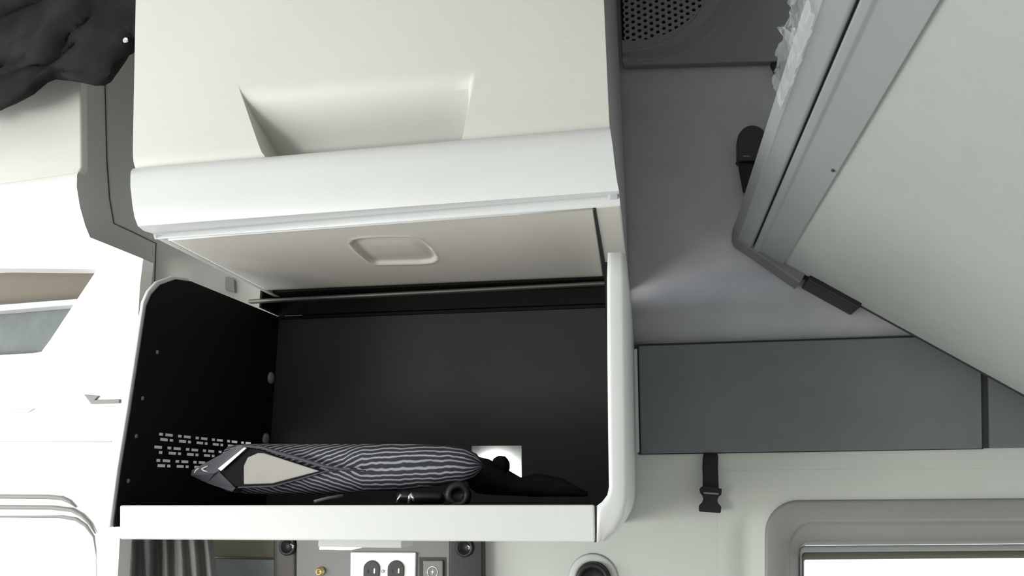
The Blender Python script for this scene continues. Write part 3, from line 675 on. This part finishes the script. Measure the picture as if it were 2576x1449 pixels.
# clear film left on the rail
fm_ = thing('film_wrap', bpt(r_side[0], r_side[1], 0.72), 'torn scrap of clear plastic film clinging to the bunk rail', 'film')
def film(name, pts, seed):
    rows = []
    for i, (x0, x1, py) in enumerate(pts):
        row = []
        for j in range(9):
            t = j / 8; px = lerp(x0, x1, t)
            yb = 0.86 - (py - 0) * 0 + 0.0
            dy = 0.012 * noise.noise((px * 0.05, py * 0.05, seed)) + 0.008 * noise.noise((px * 0.15, py * 0.13, seed + 4))
            row.append(at(px + 6 * noise.noise((i * 0.9, j * 0.8, seed)), py, 1.345 * lerp(648, 602, max(0, min(1, (px - 2030 + 0.3 * py) / (135 - 0.13 * py)))) / (1220 - py) - 0.012 + dy * 0.7))
        rows.append(row)
    return grid(name, rows, M_FILM, fm_, smooth=False, solid=0.0006)
rows = []
for i in range(26):
    y = lerp(0.66, 0.845, i / 25); row = []
    wv_ = 0.5 + 0.5 * noise.noise((i * 0.45, 2.2, 0)); fade = smooth01((0.87 - y) / 0.09)
    prof_ = [(r_side[0] - 0.004 - 0.016 * wv_ * fade, r_side[1] + 0.002 + 0.010 * noise.noise((i * 0.6, 5, 1))), (r_side[0] - 0.004, r_side[1]), (r_out[0] - 0.003, r_out[1] - 0.004), (r_out[0] + 0.001, r_out[1] - 0.008), (r_out[0] + 0.002 + 0.007 * wv_ * fade, r_out[1] - 0.011)]
    for j in range(13):
        t = j / 12 * 4; q = min(3, int(t)); w = t - q
        sx, hh = lerp(prof_[q][0], prof_[q + 1][0], w), lerp(prof_[q][1], prof_[q + 1][1], w)
        c_ = noise.noise((i * 0.55, j * 0.7, 8)) * 0.004
        row.append(bpt(sx - abs(c_), hh - abs(c_) * 0.8, y + 0.006 * noise.noise((i * 0.4, j * 0.9, 3))))
    rows.append(row)
grid('film_sheet', rows, M_FILM, fm_, smooth=False)
film('film_curl', [(1954, 1966, 68), (1958, 1984, 74), (1966, 1992, 84), (1972, 2004, 96), (1984, 2012, 108), (1992, 2014, 124)], 6)
film('film_curl', [(1990, 2020, 70), (1992, 2030, 82), (1996, 2030, 96), (2000, 2022, 112)], 9)

# ------------------------------------------------------------------ sleeper window at the lower right
w1 = thing('window_1', at(2300, 1449, WY), 'sleeper side window with rounded grey frame and bright daylight', 'window', kind='structure')
def ring_path(x0, y0, r, n=10):
    # from far below up the left side, round the corner, then to the right
    pts = [(x0 - 4, 2000), (x0 - 3, 1800), (x0 - 1, 1600)]
    for i in range(n + 1):
        t = math.pi / 2 * i / n
        pts.append((x0 + r - math.cos(t) * r, y0 + r - math.sin(t) * r))
    for xx in (2200, 2400, 2600, 2800, 3000): pts.append((xx, y0 - (xx - x0 - r) * 0.008))
    return pts
rings = [(1838, 1180, 175, WY + 0.002, 0), (1842, 1220, 132, WY - 0.0002, 0), (1862, 1230, 120, WY + 0.006, 0), (1876, 1238, 110, WY + 0.008, 0), (1896, 1246, 98, WY + 0.005, 0), (1924, 1258, 84, WY - 0.001, 0)]
def ringgrid(name, rings, m, parent, **kw):
    return grid(name, [[at(px, py, y) for px, py in ring_path(x0, y0, r)] for x0, y0, r, y in rings], m, parent, **kw)
def dish(name, rings, m, parent):
    out = []
    for x0, y0, r, y in rings:
        out.append([at(px, py, WY - 0.0003 + (y - WY) * max(0, min(1, (11 - i) / 7))) for i, (px, py) in enumerate(ring_path(x0, y0, r))])
    return grid(name, out, m, parent)
dish('wall_dish', [r[:4] for r in [(1806, 1184, 3, WY - 0.0003, 0), (1820, 1198, 150, WY - 0.0003, 0)] + rings[1:]], M_WALLL, w1)
ringgrid('outer_frame', [(1924, 1258, 84, WY - 0.001), (1926, 1260, 82, WY - 0.006), (1934, 1266, 76, WY - 0.008), (1975, 1306, 66, WY + 0.000), (1985, 1316, 62, WY + 0.006)], M_WFRAME, w1, solid=0.003, offset=1)
ringgrid('inner_reveal', [(1984, 1315, 62, WY + 0.006), (1990, 1330, 56, WY + 0.02), (2008, 1362, 30, WY + 0.035), (2012, 1372, 18, WY + 0.045)], M_WFRAME, w1, solid=0.003, offset=1)
ringgrid('pane_frame', [(2011, 1373, 14, WY + 0.040), (2013, 1376, 12, WY + 0.036), (2016, 1386, 10, WY + 0.036), (2017, 1390, 9, WY + 0.042)], M_ALU, w1, solid=0.003, offset=1)
ringgrid('pane_seal', [(2016, 1389, 9, WY + 0.043), (2020, 1398, 7, WY + 0.044), (2023, 1408, 5, WY + 0.048)], mat('brown_seal', (0.09, 0.08, 0.06), 0.6), w1, solid=0.003, offset=1)
pp = [at(2018, 1402, WY + 0.050), at(3000, 1395, WY + 0.050), at(3000, 2000, WY + 0.05), at(2018, 2000, WY + 0.05)]
prism('pane', pp, (0, 0.004, 0), M_GLASS, w1)

# ------------------------------------------------------------------ front overhead unit and door surround on the left
LU = 1.235
fu = thing('front_header', at(100, 650, LU), 'white moulded header over the cab door with an open cubby', 'header')
prism('header_panel', pix([(-400, -300), (190, -300), (203, 200), (205, 420), (196, 436), (-400, 520)], LU), (0, 0.02, 0), M_CREAM, fu, bevel=0.004)
lp = [((-400, 519), (197, 433), LU), ((-400, 527), (194, 439), LU - .018), ((-400, 548), (193, 470), LU - .032), ((-400, 590), (201, 520), LU - .040), ((-400, 640), (214, 566), LU - .040), ((-400, 670), (226, 596), LU - .034)]
lrr = [line(at(*a, y), at(*c2, y), 8) for a, c2, y in lp]
grid('header_lip', lrr, M_SURR, fu)
# door surround built round the cubby opening and the window
y1 = LU - 0.034
cub = [(-400, 690), (0, 676), (244, 676), (190, 758), (128, 852), (104, 884), (80, 888), (0, 892), (-400, 905)]
prism('surround', pix([(-400, 668), (224, 596), (360, 651), (352, 720), (348, 790), (356, 830), (332, 1020), (308, 1240), (296, 1449), (280, 1900), (243, 1900), (243, 1360), (236, 1338), (218, 1316), (196, 1302), (160, 1296), (-400, 1300)] + [(-400, 908), (0, 893), (80, 889), (104, 885), (128, 853), (190, 759), (245, 677), (0, 675), (-400, 689)], y1), (0, 0.03, 0), M_SURR, fu)
cbk = y1 + 0.10
prism('cubby_back', pix([(-400, 650), (300, 650), (300, 780), (-400, 790)], cbk), (0, 0.004, 0), M_CUBBY, fu)
prism('cubby_net', pix([(-400, 786), (210, 752), (240, 770), (120, 910), (-400, 920)], y1 + 0.034), (0, 0.004, 0), M_CUBGR, fu)
prism('cubby_shelf', pix([(-400, 792), (0, 766), (194, 751), (188, 766), (0, 782), (-400, 806)], y1 + 0.004), (0, 0.026, 0), M_WHITE, fu, bevel=0.002)
prism('surround_groove', pix([(-400, 1108), (280, 1109), (280, 1113), (-400, 1112)], y1 - 0.0005), (0, 0.001, 0), M_TRIM, fu)
prism('step_trim', pix([(210, 992), (248, 996), (238, 1006), (300, 1004), (300, 1014), (228, 1016)], y1 - 0.004), (0, 0.0045, 0), M_WFRAME, fu, bevel=0.001)
prism('step_trim', pix([(24, 1030), (86, 1028), (70, 1037), (30, 1038)], y1 - 0.003), (0, 0.0035, 0), M_WALLL, fu, bevel=0.001)
# door window seals
w2 = thing('window_2', at(100, 1449, y1), 'blown out cab door window with rounded seal', 'window', kind='structure')
def arc(p, y): return [at(px, py, y) for px, py in p]
tube('outer_seal', arc([(-400, 1246), (0, 1249), (120, 1250), (155, 1253), (175, 1262), (192, 1276)], y1 - 0.002), [0.0035] * 4 + [0.003, 0.0008], M_WFRAME, w2, n=8)
tube('inner_seal', arc([(-400, 1272), (0, 1276), (130, 1277), (180, 1283), (206, 1297), (226, 1318), (240, 1342)], y1 - 0.003), [0.0035] * 4 + [0.003, 0.0025, 0.001], M_WFRAME, w2, n=8)
tube('glass_channel', arc([(-400, 1294), (0, 1297), (150, 1298), (190, 1305), (216, 1322), (236, 1350), (243, 1400), (244, 1900)], y1 + 0.004), [0.0035] * 4 + [0.003, 0.002, 0.0012, 0.001], M_WFRAME, w2, n=8)
prism('pane', pix([(-400, 1302), (150, 1302), (240, 1350), (246, 1900), (-400, 1900)], y1 + 0.012), (0, 0.004, 0), M_GLASS, w2)

# ------------------------------------------------------------------ dark jacket hanging in the upper left corner
jk = thing('jacket', at(180, 100, 1.15), 'crumpled black jacket with a snap button hanging in the top corner', 'jacket')
bot = [(-300, 330), (-120, 300), (0, 276), (40, 262), (85, 238), (120, 208), (140, 200), (180, 204), (205, 208), (240, 216), (262, 216), (280, 206), (300, 178), (318, 152), (331, 130), (345, 120), (400, 118)]
rows = []
nR = 40
for i in range(nR + 1):
    t = i / nR; row = []
    for a in range(len(bot) - 1):
        for q in range(5 if a < len(bot) - 2 else 6):
            s = q / 5; px = lerp(bot[a][0], bot[a + 1][0], s); pb = lerp(bot[a][1], bot[a + 1][1], s)
            py = lerp(pb, -320, t)
            lft = smooth01((260 - px) / 120)
            w = px * 0.5 + py * 0.9
            fo_ = 0.022 * noise.noise((w * 0.016, (px - py) * 0.005, 1.5)) * 1.6 + 0.010 * noise.noise((w * 0.045, (px - py) * 0.012, 7))
            edge = 0.016 * (1 - smooth01(t * 8))
            row.append(at(px, py, 1.145 + fo_ * (0.25 + 0.75 * lft) + edge))
    rows.append(row)
grid('jacket_cloth', rows, M_CLOTH, jk, solid=0.018, offset=1)
lathe('snap_button', at(317, 102, 1.132), (0, -1, 0), [(0.0052, 0), (0.0052, 0.002), (0.004, 0.003), (0.003, 0.002), (0.0001, 0.0022)], M_STEEL, jk, 16)
